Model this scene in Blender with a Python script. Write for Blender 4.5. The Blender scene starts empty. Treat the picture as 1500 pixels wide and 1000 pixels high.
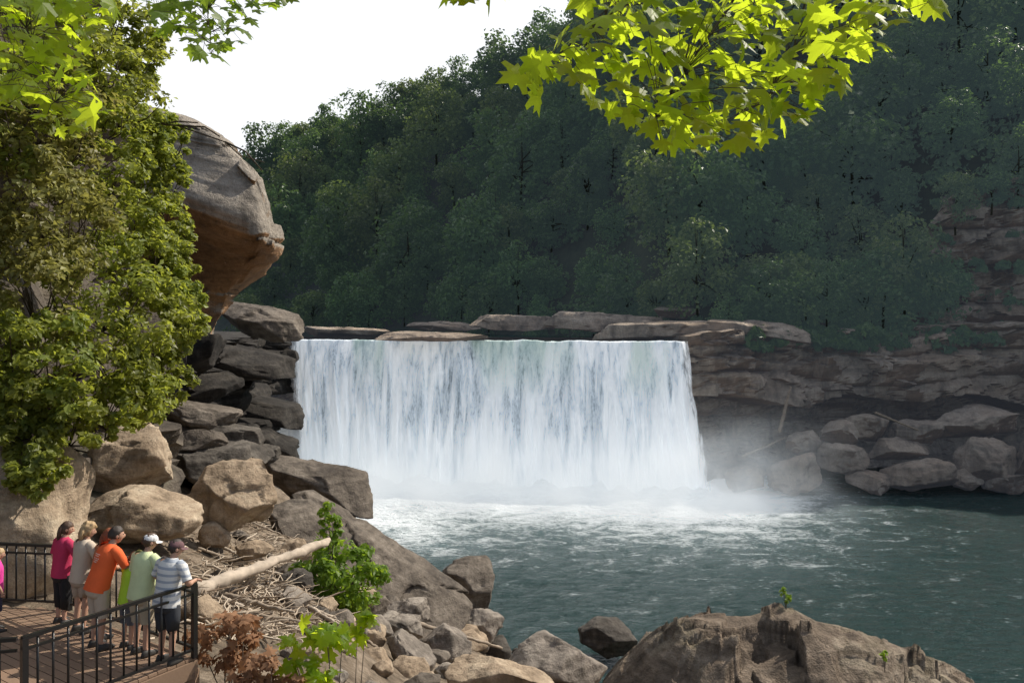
import bpy, bmesh, math, random
import numpy as np
from mathutils import Vector, Matrix, noise
random.seed(7); R=np.random.default_rng(7)
C=bpy.context.scene.collection
F=1167.0; HZ=470.0; CZ=20.0
def P(px,py,Y): return Vector(((px-750)*Y/F, Y, CZ-(py-HZ)*Y/F))
# ------------------------------------------------------------------ node helpers
class G:
    def __init__(s,name):
        s.m=bpy.data.materials.new(name); s.m.use_nodes=True; s.t=s.m.node_tree; s.t.nodes.clear()
        s.out=s.t.nodes.new('ShaderNodeOutputMaterial')
    def n(s,typ,ins=None,**pr):
        d=s.t.nodes.new('ShaderNode'+typ)
        for k,v in pr.items(): setattr(d,k,v)
        for k,v in (ins or {}).items(): s.set(d.inputs[k],v)
        return d
    def set(s,sock,v):
        if isinstance(v,bpy.types.NodeSocket): s.t.links.new(v,sock)
        else: sock.default_value=v
    def math(s,op,a,b=0.0,c=0.0,clamp=False):
        d=s.n('Math',operation=op,use_clamp=clamp); s.set(d.inputs[0],a); s.set(d.inputs[1],b)
        if op in('MULTIPLY_ADD',): s.set(d.inputs[2],c)
        return d.outputs[0]
    def ramp(s,f,stops):
        d=s.n('ValToRGB'); e=d.color_ramp.elements
        while len(e)<len(stops): e.new(.5)
        for i,(p,c) in enumerate(stops):
            e[i].position=p; e[i].color=(*c,1) if len(c)==3 else c
        s.set(d.inputs[0],f); return d.outputs[0]
    def mix(s,f,a,b,mode='MIX'):
        d=s.n('Mix',data_type='RGBA',blend_type=mode)
        s.set(d.inputs[0],f); s.set(d.inputs[6],a if not isinstance(a,tuple) else (*a[:3],1)); s.set(d.inputs[7],b if not isinstance(b,tuple) else (*b[:3],1))
        return d.outputs[2]
    def maprange(s,v,a,b,c=0.,d_=1.,smooth=False):
        d=s.n('MapRange',interpolation_type='SMOOTHSTEP' if smooth else 'LINEAR')
        for i,x in enumerate((v,a,b,c,d_)): s.set(d.inputs[i],x)
        return d.outputs[0]
    def pos(s,scale=(1,1,1)):
        g=s.n('NewGeometry').outputs['Position']
        m=s.n('Mapping'); s.set(m.inputs['Vector'],g); m.inputs['Scale'].default_value=scale
        return m.outputs[0]
    def noise(s,vec,scale,detail=5,rough=.55,dist=0.):
        d=s.n('TexNoise'); s.set(d.inputs['Vector'],vec); s.set(d.inputs['Scale'],scale)
        d.inputs['Detail'].default_value=detail; d.inputs['Roughness'].default_value=rough; d.inputs['Distortion'].default_value=dist
        return d.outputs[0]
    def done(s,sh,vol=False):
        s.t.links.new(sh,s.out.inputs[1 if vol else 0]); return s.m
def plain(name,col,rough=.7,metal=0.,var=.12,sc=8):
    g=G(name); n=g.noise(g.pos(),sc,4)
    c=g.mix(n,tuple(x*(1-var*1.6) for x in col),tuple(min(1,x*(1+var*1.6)) for x in col))
    b=g.n('Bump',{'Height':g.noise(g.pos(),sc*5,3),'Strength':.25,'Distance':.01})
    p=g.n('BsdfPrincipled',{'Base Color':c,'Roughness':rough,'Metallic':metal,'Normal':b.outputs[0]})
    return g.done(p.outputs[0])
def rock_mat(name,dark,mid,light,sc=1.,strata=.35,bump=.6,under=None,dist=.12,haze_glow=0.,moss=0.,rust=None,rustf=.75):
    g=G(name)
    n1=g.noise(g.pos(),.45*sc,4,.6); n2=g.noise(g.pos(),3.2*sc,6,.65); st=g.noise(g.pos((.25,.25,3.2)),1.0*sc,4,.6); stain=g.noise(g.pos((1.1,1.1,.10)),1.1*sc,3,.6)
    f=g.math('ADD',g.math('MULTIPLY',n1,.5-strata*.3),g.math('ADD',g.math('MULTIPLY',n2,.28),g.math('MULTIPLY',st,.22+strata*.3)))
    col=g.ramp(f,[(.36,dark),(.5,mid),(.64,light)])
    if rust: col=g.mix(g.maprange(g.noise(g.pos((.5,.5,1.)),.16,3,.6),.46,.64,0,rustf),col,g.mix(f,tuple(x*.4 for x in rust),rust))
    col=g.mix(g.maprange(stain,.50,.70,0,.65),col,tuple(x*.35 for x in dark))
    sp=g.noise(g.pos(),16*sc,3,.7); col=g.mix(g.maprange(sp,.42,.68,.0,.45),col,tuple(x*.5 for x in mid))
    geo=g.n('NewGeometry'); sx=g.n('SeparateXYZ',{0:geo.outputs['Normal']})
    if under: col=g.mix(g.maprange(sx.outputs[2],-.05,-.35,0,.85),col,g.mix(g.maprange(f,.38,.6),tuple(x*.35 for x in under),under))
    if moss: col=g.mix(g.math('MULTIPLY',g.maprange(sx.outputs[2],.3,.9),g.maprange(n1,.5,.65,0,moss)),col,(.05,.07,.02))
    hgt=g.math('ADD',g.math('ADD',g.math('MULTIPLY',n2,1.),g.math('MULTIPLY',sp,.25)),g.math('MULTIPLY',st,.8*strata+.2))
    b=g.n('Bump',{'Height':hgt,'Strength':bump,'Distance':dist})
    p=g.n('BsdfPrincipled',{'Base Color':col,'Roughness':.88,'Specular IOR Level':.25,'Normal':b.outputs[0]})
    if haze_glow: p.inputs['Emission Color'].default_value=(.62,.76,1,1); p.inputs['Emission Strength'].default_value=haze_glow  # aerial haze imitated by a faint bluish glow of the surface
    return g.done(p.outputs[0])
def leaf_mat(name,c1,c2,tr,tc,rand=.5,haze_glow=None,rough=.45):
    g=G(name); a=g.n('Attribute',attribute_name='var'); oi=g.n('ObjectInfo')
    f=a.outputs['Fac']; col=g.mix(f,c1,c2)
    br=g.maprange(oi.outputs['Random'],0,1,1-rand,1+rand)
    hs=g.n('HueSaturation',{'Color':col,'Value':br}); col=hs.outputs[0]
    if rand>.2: g.set(hs.inputs['Hue'],g.maprange(oi.outputs['Random'],0,1,.485,.515))
    p=g.n('BsdfPrincipled',{'Base Color':col,'Roughness':rough,'Specular IOR Level':.3})
    t=g.n('BsdfTranslucent',{'Color':g.mix(f,tuple(x*.75 for x in tc),tc)})
    m=g.n('MixShader',{0:tr,1:p.outputs[0],2:t.outputs[0]}); sh=m.outputs[0]
    if haze_glow:
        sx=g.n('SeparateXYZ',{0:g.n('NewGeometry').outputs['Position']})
        st=g.maprange(sx.outputs[0],-40,70,haze_glow[0],haze_glow[1])
        e=g.n('Emission',{'Color':(.54,.79,.93,1),'Strength':st})  # bluish emission stands in for distance haze, stronger to the right
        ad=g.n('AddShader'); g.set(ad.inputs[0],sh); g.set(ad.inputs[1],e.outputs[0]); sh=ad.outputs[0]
    return g.done(sh)
M={}
M['rock_tan']=rock_mat('tan_sandstone',(.16,.115,.075),(.39,.30,.21),(.60,.50,.37),1.3,.3,.8)
M['rock_grey']=rock_mat('grey_sandstone',(.10,.088,.075),(.25,.215,.18),(.45,.40,.335),1.3,.35,.8)
M['rock_slab']=rock_mat('brown_grey_slab',(.06,.05,.042),(.155,.13,.105),(.29,.25,.205),1.1,.4,.9)
M['rock_dark']=rock_mat('wet_and_shade_rock',(.035,.031,.027),(.095,.083,.07),(.19,.17,.145),1.1,.35,.8)  # also used on the layered pile, where the dark imitates recess shade
M['rock_recess_shade']=rock_mat('painted_shade_rock',(.012,.011,.010),(.034,.03,.026),(.085,.075,.063),1.1,.45,.9)  # colour darkened to imitate the deep shade of the recess
M['rock_over']=rock_mat('overhang_sandstone',(.17,.148,.122),(.37,.325,.27),(.54,.485,.41),.9,.15,1.,under=(.44,.225,.09),dist=.25)  # orange glow of reflected light painted onto the underside
M['rock_fore']=rock_mat('foreground_rock',(.075,.056,.042),(.22,.17,.125),(.46,.38,.295),2.0,.35,1.,dist=.12,moss=.25)
M['rock_far']=rock_mat('far_cliff_rock',(.10,.08,.06),(.34,.275,.21),(.56,.465,.365),.5,.2,.9,under=(.20,.12,.07),dist=.35,haze_glow=.020,rust=(.50,.33,.20),rustf=.45)
M['rock_wall']=rock_mat('left_cliff_rock',(.05,.042,.034),(.12,.10,.08),(.20,.17,.13),.7,.7,.8,dist=.25,moss=.4)
M['dirt']=rock_mat('rubble_soil',(.08,.06,.042),(.20,.155,.11),(.36,.29,.22),3.,.1,.9,dist=.1)
M['hillsoil']=rock_mat('forest_floor',(.014,.026,.014),(.03,.045,.02),(.05,.06,.03),.5,.1,.5,haze_glow=.02)
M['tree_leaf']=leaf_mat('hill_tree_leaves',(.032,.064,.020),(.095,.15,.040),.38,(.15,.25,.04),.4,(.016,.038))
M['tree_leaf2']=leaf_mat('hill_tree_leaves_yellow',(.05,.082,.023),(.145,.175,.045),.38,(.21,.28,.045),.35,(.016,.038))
M['bark_far']=plain('far_bark',(.06,.058,.04),.9)
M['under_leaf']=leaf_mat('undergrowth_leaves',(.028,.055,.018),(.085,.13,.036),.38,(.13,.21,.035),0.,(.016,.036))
M['shrub_leaf']=leaf_mat('cliff_shrub_leaves',(.05,.08,.02),(.29,.32,.07),.45,(.60,.66,.08),.32)
M['shrub_dry']=leaf_mat('dry_shrub_leaves',(.09,.08,.028),(.29,.28,.09),.38,(.50,.48,.11),.3)
M['bright_leaf']=leaf_mat('bright_sapling_leaves',(.07,.14,.02),(.17,.26,.04),.5,(.42,.60,.04),.15)
M['maple_leaf']=leaf_mat('maple_leaves_backlit',(.06,.12,.012),(.13,.20,.02),.66,(.72,.88,.04),.1)
M['dead_leaf']=leaf_mat('dead_brown_leaves',(.14,.07,.035),(.36,.20,.11),.35,(.42,.20,.09),.2,rough=.8)
M['bark']=plain('twig_bark',(.085,.065,.048),.9,sc=12)
M['driftwood']=plain('bleached_driftwood',(.42,.35,.275),.9,var=.35,sc=4)
M['drift2']=plain('grey_driftwood',(.28,.225,.17),.9,var=.35,sc=4)
M['sticks']=leaf_mat('driftwood_sticks_wood',(.20,.145,.10),(.60,.51,.40),0.,(.1,.1,.1),0.,rough=.9)
M['metal']=plain('black_painted_steel',(.012,.012,.013),.35,.0,.1)
def deck_mat():
    g=G('brown_deck_boards'); n=g.noise(g.pos(),2.5,5); m=g.noise(g.pos((1,1,1)),30,4,.7)
    oi=g.n('Attribute',attribute_name='var')
    c=g.mix(oi.outputs['Fac'],(.19,.115,.07),(.28,.175,.11)); c=g.mix(g.math('MULTIPLY',n,.5),c,(.12,.08,.055)); c=g.mix(g.math('MULTIPLY',m,.4),c,(.34,.25,.18))
    b=g.n('Bump',{'Height':m,'Strength':.3,'Distance':.01})
    return g.done(g.n('BsdfPrincipled',{'Base Color':c,'Roughness':.75,'Normal':b.outputs[0]}).outputs[0])
M['deck']=deck_mat()
# ------------------------------------------------------------------ object helpers
def tag(o,label=None,cat=None,group=None,kind=None):
    if label: o['label']=label
    if cat: o['category']=cat
    if group: o['group']=group
    if kind: o['kind']=kind
    return o
def obj(name,V,Fc,mat,parent=None,smooth=True,loc=(0,0,0),var=None):
    me=bpy.data.meshes.new(name)
    V=V.tolist() if isinstance(V,np.ndarray) else [tuple(v) for v in V]
    Fc=Fc.tolist() if isinstance(Fc,np.ndarray) else Fc
    me.from_pydata(V,[],Fc)
    if smooth: me.polygons.foreach_set('use_smooth',[True]*len(me.polygons))
    if var is not None:
        a=me.attributes.new('var','FLOAT','POINT'); a.data.foreach_set('value',np.asarray(var,dtype=np.float32))
    me.materials.append(mat); me.update()
    o=bpy.data.objects.new(name,me); C.objects.link(o); o.location=loc
    if parent: o.parent=parent
    return o
def empty(name,loc,rz=0.):
    o=bpy.data.objects.new(name,None); C.objects.link(o); o.location=loc; o.rotation_euler=(0,0,rz); o.empty_display_size=.2; return o
class MB:
    def __init__(s): s.v=[]; s.f=[]
    def add(s,V,Fc):
        k=len(s.v); s.v+= [tuple(v) for v in V]; s.f+=[[i+k for i in f] for f in Fc]; return s
    def build(s,name,mat,parent=None,smooth=True,loc=(0,0,0),var=None): return obj(name,s.v,s.f,mat,parent,smooth,loc,var)
def tube(pts,rad,sides=8,cap=True):
    pts=[Vector(p) for p in pts]; V=[]; Fc=[]; up=None
    for i,p in enumerate(pts):
        t=(pts[min(i+1,len(pts)-1)]-pts[max(i-1,0)]); t=t.normalized() if t.length>1e-9 else Vector((0,0,1))
        if up is None: up=Vector((0,1,0)) if abs(t.y)<.9 else Vector((1,0,0))
        x=up.cross(t).normalized(); y=t.cross(x); up=y
        r=rad[i] if isinstance(rad,(list,tuple)) else rad
        for k in range(sides):
            a=2*math.pi*k/sides; V.append(p+x*(math.cos(a)*r)+y*(math.sin(a)*r))
    for i in range(len(pts)-1):
        for k in range(sides):
            a=i*sides+k; b=i*sides+(k+1)%sides; Fc.append([a,b,b+sides,a+sides])
    if cap: Fc.append(list(range(sides))[::-1]); Fc.append([len(V)-sides+k for k in range(sides)])
    return V,Fc
def loft(rings,sides=18,cap0=False,cap1=False):
    V=[];Fc=[]
    for (c,rx,ry,xf) in rings:
        for k in range(sides):
            a=2*math.pi*k/sides; ca=math.cos(a); sa=math.sin(a)
            q=Vector((math.copysign(abs(ca)**.85,ca)*rx,math.copysign(abs(sa)**.85,sa)*ry,0)); V.append(xf(Vector(c)+q))
    n=len(rings)
    for i in range(n-1):
        for k in range(sides):
            a=i*sides+k;b=i*sides+(k+1)%sides; Fc.append([a,b,b+sides,a+sides])
    if cap0: Fc.append(list(range(sides))[::-1])
    if cap1: Fc.append([(n-1)*sides+k for k in range(sides)])
    return V,Fc
def box(c,d,rz=0.):
    c=Vector(c); rm=Matrix.Rotation(rz,3,'Z'); V=[]
    for z in(-.5,.5):
        for x,y in((-.5,-.5),(.5,-.5),(.5,.5),(-.5,.5)): V.append(c+rm@Vector((x*d[0],y*d[1],z*d[2])))
    return V,[[3,2,1,0],[4,5,6,7],[0,1,5,4],[1,2,6,5],[2,3,7,6],[3,0,4,7]]
def fr(v,o=5): return noise.fractal(Vector(v),.9,2.1,o)
_ico={}
def ico(sub):
    if sub not in _ico:
        bm=bmesh.new(); bmesh.ops.create_icosphere(bm,subdivisions=sub,radius=1)
        _ico[sub]=(np.array([v.co[:] for v in bm.verts]),[[v.index for v in f.verts] for f in bm.faces]); bm.free()
    V,f=_ico[sub]; return V.copy(),f
def hsh(p,k):
    h=math.sin(p.x*127.1+p.y*311.7+p.z*74.7+k*19.3)*43758.5; return (h-math.floor(h))*2-1
def facet(q,scale,step=.45):
    """height offset that breaks a surface into tilted flat facets"""
    d,pts=noise.voronoi(Vector(q)/scale); c=pts[0]; r=Vector(q)/scale-c
    return scale*(r.x*hsh(c,1)+r.y*hsh(c,2)+r.z*hsh(c,4)+step*hsh(c,3))
def rock_verts(dims,seed,sub=4,planes=20,rough=.035,rot=(0,0,0),aspect=(1,1,1),boxy=.45,fac=.10):
    rg=np.random.default_rng(seed); V,f=ico(sub)
    V=V*(1-boxy)+V/np.abs(V).max(1)[:,None]*boxy*.9
    e0=Matrix.Rotation(rg.uniform(-.3,.3),3,'Z')@Matrix.Rotation(rg.uniform(-.2,.2),3,'Y')@Matrix.Rotation(rg.uniform(-.2,.2),3,'X')
    V=V@np.array(e0).T
    for i in range(planes):
        n=rg.normal(size=3); n/=np.linalg.norm(n); d=rg.uniform(.56,.92)+boxy*.10; t=V@n-d; m=t>0; V[m]-=np.outer(t[m],n)*.99
    V=V*np.array(aspect); e=Matrix.Rotation(rot[2],3,'Z')@Matrix.Rotation(rot[1],3,'Y')@Matrix.Rotation(rot[0],3,'X')
    V=V@np.array(e).T
    mn=V.min(0);mx=V.max(0); dims=np.array(dims); V=((V-mn)/(mx-mn)-.5)*dims
    s=float(np.cbrt(dims.prod())); off=rg.uniform(-50,50,3); O=Vector(off)
    L=np.linalg.norm(V,axis=1)+1e-6
    dd=np.array([fr(v/s*2.0+off,6)+.5*fr(Vector(v)/s*7+O,3)+fac/rough*facet(Vector(v)/s+O,.42) for v in V])
    V+=V/L[:,None]*(dd*rough*s)[:,None]
    return V,f
def rock_px(x0,y0,x1,y1,Y,seed,mat,label,depth=1.,group=None,name='boulder',cat='boulder',**k):
    c=P((x0+x1)/2,(y0+y1)/2,Y); w=(x1-x0)*Y/F; h=(y1-y0)*Y/F; d=depth*(w+h)/2
    V,f=rock_verts((w,d,h),seed,**k)
    return tag(obj(name,V,f,M[mat],loc=c),label,cat,group)
QL=(np.array([[0,-.5,0],[.33,0,.09],[0,.5,-.06],[-.33,0,.09]]),np.array([[0,1,2,3]]))
half=[(.10,-.04),(.40,-.10),(.32,.10),(.62,.22),(.58,.40),(.36,.38),(.22,.42),(.33,.66),(.14,.64)]
ol=[(0,0)]+half+[(0,1.0)]+[(-x,y) for x,y in half[::-1]]
mv=[(x,y,-.22*abs(x)-.22*(y-.35)**2) for x,y in ol]+[(0,.33,.03)]
ML=(np.array(mv),np.array([[i,(i+1)%len(ol),len(ol)] for i in range(len(ol))]))
def unit(a): return a/(np.linalg.norm(a,axis=1)[:,None]+1e-9)
def scatter(T,pos,N,D,sc):
    tv,tf=T; N=unit(N); D=unit(D-(D*N).sum(1)[:,None]*N); X=np.cross(D,N)
    sc=np.asarray(sc)
    V=pos[:,None,:]+sc[:,None,None]*(tv[None,:,0,None]*X[:,None,:]+tv[None,:,1,None]*D[:,None,:]+tv[None,:,2,None]*N[:,None,:])
    k=len(tv); Fc=tf[None]+(np.arange(len(pos))*k)[:,None,None]
    return V.reshape(-1,3),Fc.reshape(-1,tf.shape[1]),k
def clump_leaves(rg,center,radii,nb,per,br,lo=.45):
    """leaf positions on many small clumps spread through an ellipsoid"""
    d=unit(rg.normal(size=(nb,3))); r=rg.uniform(lo,1,nb)**.6
    bc=np.array(center)+d*r[:,None]*np.array(radii)*(1-br*.5)
    bs=rg.uniform(.6,1.25,nb)*br*np.mean(radii)
    dd=unit(rg.normal(size=(nb,per,3)).reshape(-1,3)).reshape(nb,per,3); dd[:,:,2]=dd[:,:,2]*.75+.15
    pos=bc[:,None,:]+dd*(bs[:,None]*rg.uniform(.55,1.1,(nb,per)))[:,:,None]
    N=dd*.7+np.array([0,0,.45])+rg.normal(size=dd.shape)*.42
    var=np.clip(rg.uniform(0,1,nb)[:,None]*.55+rg.uniform(0,1,(nb,per))*.45,0,1)
    return pos.reshape(-1,3),N.reshape(-1,3),var.reshape(-1),bc
# ------------------------------------------------------------------ world, sun, camera
AZ=math.radians(62); EL=math.radians(45)
D=Vector((math.sin(AZ)*math.cos(EL),math.cos(AZ)*math.cos(EL),math.sin(EL)))
w=bpy.data.worlds.new('World'); bpy.context.scene.world=w; w.use_nodes=True; t=w.node_tree; t.nodes.clear()
o_=t.nodes.new('ShaderNodeOutputWorld'); bg=t.nodes.new('ShaderNodeBackground'); sk=t.nodes.new('ShaderNodeTexSky'); sk.sky_type='NISHITA'; sk.sun_disc=False
sk.sun_elevation=EL; sk.sun_rotation=AZ; sk.air_density=1.; sk.dust_density=3.; sk.ozone_density=1.
tcn=t.nodes.new('ShaderNodeTexCoord'); dp=t.nodes.new('ShaderNodeVectorMath'); dp.operation='DOT_PRODUCT'; dp.inputs[1].default_value=(.05,.93,.36)
mr=t.nodes.new('ShaderNodeMapRange'); mr.interpolation_type='SMOOTHSTEP'; mr.inputs[1].default_value=.1; mr.inputs[2].default_value=.82; mr.inputs[3].default_value=.14; mr.inputs[4].default_value=1.
mx=t.nodes.new('ShaderNodeMix'); mx.data_type='RGBA'; mx.inputs[7].default_value=(9.2,9.4,9.8,1)
t.links.new(tcn.outputs['Generated'],dp.inputs[0]); t.links.new(dp.outputs['Value'],mr.inputs[0]); t.links.new(mr.outputs[0],mx.inputs[0]); t.links.new(sk.outputs[0],mx.inputs[6])
t.links.new(mx.outputs[2],bg.inputs[0]); bg.inputs[1].default_value=.115; t.links.new(bg.outputs[0],o_.inputs[0])
sl=bpy.data.lights.new('sun','SUN'); sl.energy=5.0; sl.angle=math.radians(.53); sl.color=(1,.92,.80)
so=bpy.data.objects.new('sun',sl); C.objects.link(so); so.rotation_euler=D.to_track_quat('Z','Y').to_euler(); so.location=D*200
cd=bpy.data.cameras.new('camera'); co=bpy.data.objects.new('camera',cd); C.objects.link(co); co.location=(0,0,CZ); co.rotation_euler=(math.pi/2,0,0)
cd.sensor_width=36; cd.lens=F/1500*36; cd.shift_y=-.02; cd.clip_end=3000; bpy.context.scene.camera=co
bpy.context.scene.view_settings.view_transform='Standard'; bpy.context.scene.view_settings.look='None'
# ------------------------------------------------------------------ terrain functions
UU=np.array([-.9,-.64,-.5,-.385,-.257,-.128,0,.25,.6]); YY=np.array([8,14,20,30,45,60,80,100.])
HB=np.array([[14.3,14.3,15.5,17,18,18,18,18],[14.3,14.2,15,16,16.5,17,17,17],[14.3,14.1,13.8,13.4,13,12.5,12,11],
 [14.2,13.9,13,12,10.8,9,7,6],[14,13.4,12,10,7.3,4.5,1.2,-1],[14,12.9,10.5,7.2,3.2,-.8,-3,-3],[14,12.4,10.2,6.4,.4,-3,-3,-3],[14,13.2,9,4,-2,-3,-3,-3],[14,13,8,2,-3,-3,-3,-3]])
def hb0(x,Y):
    yc=min(max(Y,8),100); u=min(max(x/yc,-.9),.6)
    i=min(max(int(np.searchsorted(UU,u))-1,0),len(UU)-2); j=min(max(int(np.searchsorted(YY,yc))-1,0),len(YY)-2)
    a=(u-UU[i])/(UU[i+1]-UU[i]); b=(yc-YY[j])/(YY[j+1]-YY[j])
    return float((HB[i,j]*(1-a)+HB[i+1,j]*a)*(1-b)+(HB[i,j+1]*(1-a)+HB[i+1,j+1]*a)*b)
def hb(x,Y):
    k=min(1,max(0,(Y-12.5)/8)); return hb0(x,Y)+k*(.5*fr((x*.22,Y*.22,3.1),4)+.12*fr((x*1.3,Y*1.3,9.),3))
def hit(px,py):
    for Y in np.arange(11,110,.25):
        x=(px-750)/F*Y
        if CZ-(py-HZ)/F*Y<=hb(x,Y): return Vector((x,Y,hb(x,Y)))
    return None
def grid(name,xs,ys,fn,mat,**k):
    V=[(x,y,fn(x,y)) for y in ys for x in xs]; n=len(xs)
    Fc=[[j*n+i,j*n+i+1,(j+1)*n+i+1,(j+1)*n+i] for j in range(len(ys)-1) for i in range(n-1)]
    return obj(name,V,Fc,mat,**k)
tag(grid('river_bank',np.arange(-60,26,.55),np.arange(-8,108,.6),hb,M['dirt']),'rubble strewn near river bank sloping down to the pool','bank',kind='structure')
WX=[-60,-45,-30,20,26,36,46,60,75,95,130,180]; WYv=[118,112,106.5,96.5,98.5,101,102.5,101,99,92,72,30]
def wy(x): return float(np.interp(x,WX,WYv))
def ylip(x): return wy(x)-2.0+.55*noise.noise(Vector((x*.22,0,5.)))
def zlip(x): return 17.55+.16*noise.noise(Vector((x*.3,3.,5.)))+.08*noise.noise(Vector((x*1.1,3.,8.)))
def Yf(x): return float(np.interp(x,[-120,-60,-20,0,18,26,45,60,100,180],[230,190,160,142,122,107,106.5,105,96,60]))
def Hc(x): return float(np.interp(x,[-110,-75,-45,-30,-15,0,25,60,110],[60,69,79,83,83,82,90,108,120]))
def hill(x,Y):
    base=16.6 if x<20 else 18.4
    if x>53: base+=min(1,max(0,(Y-wy(x)-7)/4))*(float(np.interp(x,[53,58,64,200],[0,12,17,20])))
    d=max(0,(Y-Yf(x))); h=base+.92*d; c=Hc(x); k=5.
    h=-k*math.log(math.exp(-h/k)+math.exp(-c/k)) if d>0 else base
    return h+(.8*fr((x*.06,Y*.06,1.),3) if d>0 else 0)
xs=np.concatenate([np.arange(-160,180,3.),[220]]); V=[];n=len(xs)
vs=np.linspace(0,1,70)**1.5
for v in vs:
    for x in xs:
        y0=wy(x)+.8; Y=y0+(330-y0)*v; V.append((x,Y,hill(x,Y)))
tag(obj('hills',V,[[j*n+i,j*n+i+1,(j+1)*n+i+1,(j+1)*n+i] for j in range(len(vs)-1) for i in range(n-1)],M['hillsoil']),'steep wooded hillside rising behind the waterfall','hillside',kind='structure')
# ------------------------------------------------------------------ strata walls
def strata_wall(name,path,z0,z1,seed,mat,rec=None,ds=.5,dz=.25,amp=1.,back=25,ztop=None,thick=(.4,.8,1.3,2.2,3.4),big=1.0,dip=.0,fac=.35):
    rg=random.Random(seed); pts=[];
    for a,b in zip(path[:-1],path[1:]):
        a=Vector((*a,0));b=Vector((*b,0)); m=max(1,int((b-a).length/ds))
        pts+=[a.lerp(b,i/m) for i in range(m)]
    pts.append(Vector((*path[-1],0)))
    bd=[z0-8]
    while bd[-1]<z1+8: bd.append(bd[-1]+rg.choice(thick))
    pr=[rg.uniform(-1.,1.) for _ in bd]; bl=[rg.uniform(4,14) for _ in bd]; so_=[rg.uniform(0,9) for _ in bd]
    zs=list(np.arange(z0,z1+.01,dz)); V=[]; s=0; n=len(zs)+2
    for i,p in enumerate(pts):
        tg=(pts[min(i+1,len(pts)-1)]-pts[max(i-1,0)]).normalized(); nn=Vector((tg.y,-tg.x,0))
        if i: s+=(p-pts[i-1]).length
        zt=ztop(p) if ztop else z1
        for z in zs:
            z=min(z,zt); zz=z+1.8*noise.noise(Vector((s*.05,seed,0)))+.5*noise.noise(Vector((s*.2,seed,z*.2)))+dip*s
            l=max(0,int(np.searchsorted(bd,zz))-1); f=(zz-bd[l])/(bd[l+1]-bd[l])
            q=s/bl[l]+so_[l]+.5*noise.noise(Vector((z*.5,l,0))); cell=math.floor(q); cf=abs(2*(q-cell)-1)
            h=math.sin(cell*127.1+l*311.7+seed)*43758.5; h=h-math.floor(h)
            o=amp*(pr[l]*.9+(h-.5)*1.2+1.5*noise.noise(Vector((s*.09,l*3.3,seed)))-.5*abs(2*f-1)**7-.4*cf**16)+.26*fr((p.x*.3,p.y*.3,z*.35),4)+big*1.8*fr((s*.05,z*.06,seed),3)
            o+=fac*facet((s,seed*7.7,z*1.1),3.4)
            if rec: o+=rec(p,z)
            V.append(p+nn*o+Vector((0,0,z)))
        V.append(p-nn*4+Vector((0,0,zt+.2))); V.append(p-nn*back+Vector((0,0,zt+1.)))
    Fc=[[i*n+j,(i+1)*n+j,(i+1)*n+j+1,i*n+j+1] for i in range(len(pts)-1) for j in range(n-1)]
    return obj(name,V,Fc,mat,smooth=False)
wp=[(x,wy(x)) for x in (-60,-45,-30,20,26,36,46,60,75,95,130,170)]
def rec(p,z):
    if p.x<21: return -1.0
    k=min(1,(p.x-21)/3); a=0; zb=9.8+2.4*noise.noise(Vector((p.x*.08,3.,0)))+max(0,(34-p.x)*.14)
    if z<zb: a-=7.5*min(1,(zb-z)/.8)
    else: a+=2.6+1.2*noise.noise(Vector((p.x*.1,7,z*.1)))-1.3*math.floor((z-zb)/(5.2+1.2*noise.noise(Vector((p.x*.06,1,0)))))
    if z<4: a+=3.5*(4-z)/4
    return a*k
TH=(2.2,3.6,5.,6.,7.)
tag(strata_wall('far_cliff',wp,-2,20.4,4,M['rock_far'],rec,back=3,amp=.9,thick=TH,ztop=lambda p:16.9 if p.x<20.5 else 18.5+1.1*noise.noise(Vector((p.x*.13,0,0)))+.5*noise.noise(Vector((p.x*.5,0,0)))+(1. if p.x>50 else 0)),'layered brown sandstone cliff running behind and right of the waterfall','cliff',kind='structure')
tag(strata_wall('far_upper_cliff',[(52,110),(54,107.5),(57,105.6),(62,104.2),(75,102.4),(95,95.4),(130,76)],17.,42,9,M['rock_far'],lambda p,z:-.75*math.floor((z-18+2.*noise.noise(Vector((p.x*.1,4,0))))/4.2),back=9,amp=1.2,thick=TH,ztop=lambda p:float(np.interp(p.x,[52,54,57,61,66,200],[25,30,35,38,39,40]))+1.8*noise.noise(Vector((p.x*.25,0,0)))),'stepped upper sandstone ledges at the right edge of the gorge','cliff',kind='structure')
tag(strata_wall('left_cliff',[(-15,8),(-13.6,14),(-12.9,20),(-17,34),(-20.5,45)],8,30,12,M['rock_wall'],ztop=lambda p:float(np.interp(p.y,[8,40,45],[31,29,24]))),'shaded rock cliff behind the shrubs on the left','cliff',kind='structure')
tag(strata_wall('left_far_cliff',[(-19,40),(-21,52),(-25,70),(-29,88),(-30.5,107)],-2,18.3,15,M['rock_recess_shade'],lambda p,z:(-3.2 if z<11+2*noise.noise(Vector((p.y*.1,0,0))) else 1.0),back=30,amp=1.5,thick=TH),'dark undercut rock wall between overhang and waterfall','cliff',kind='structure')
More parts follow.
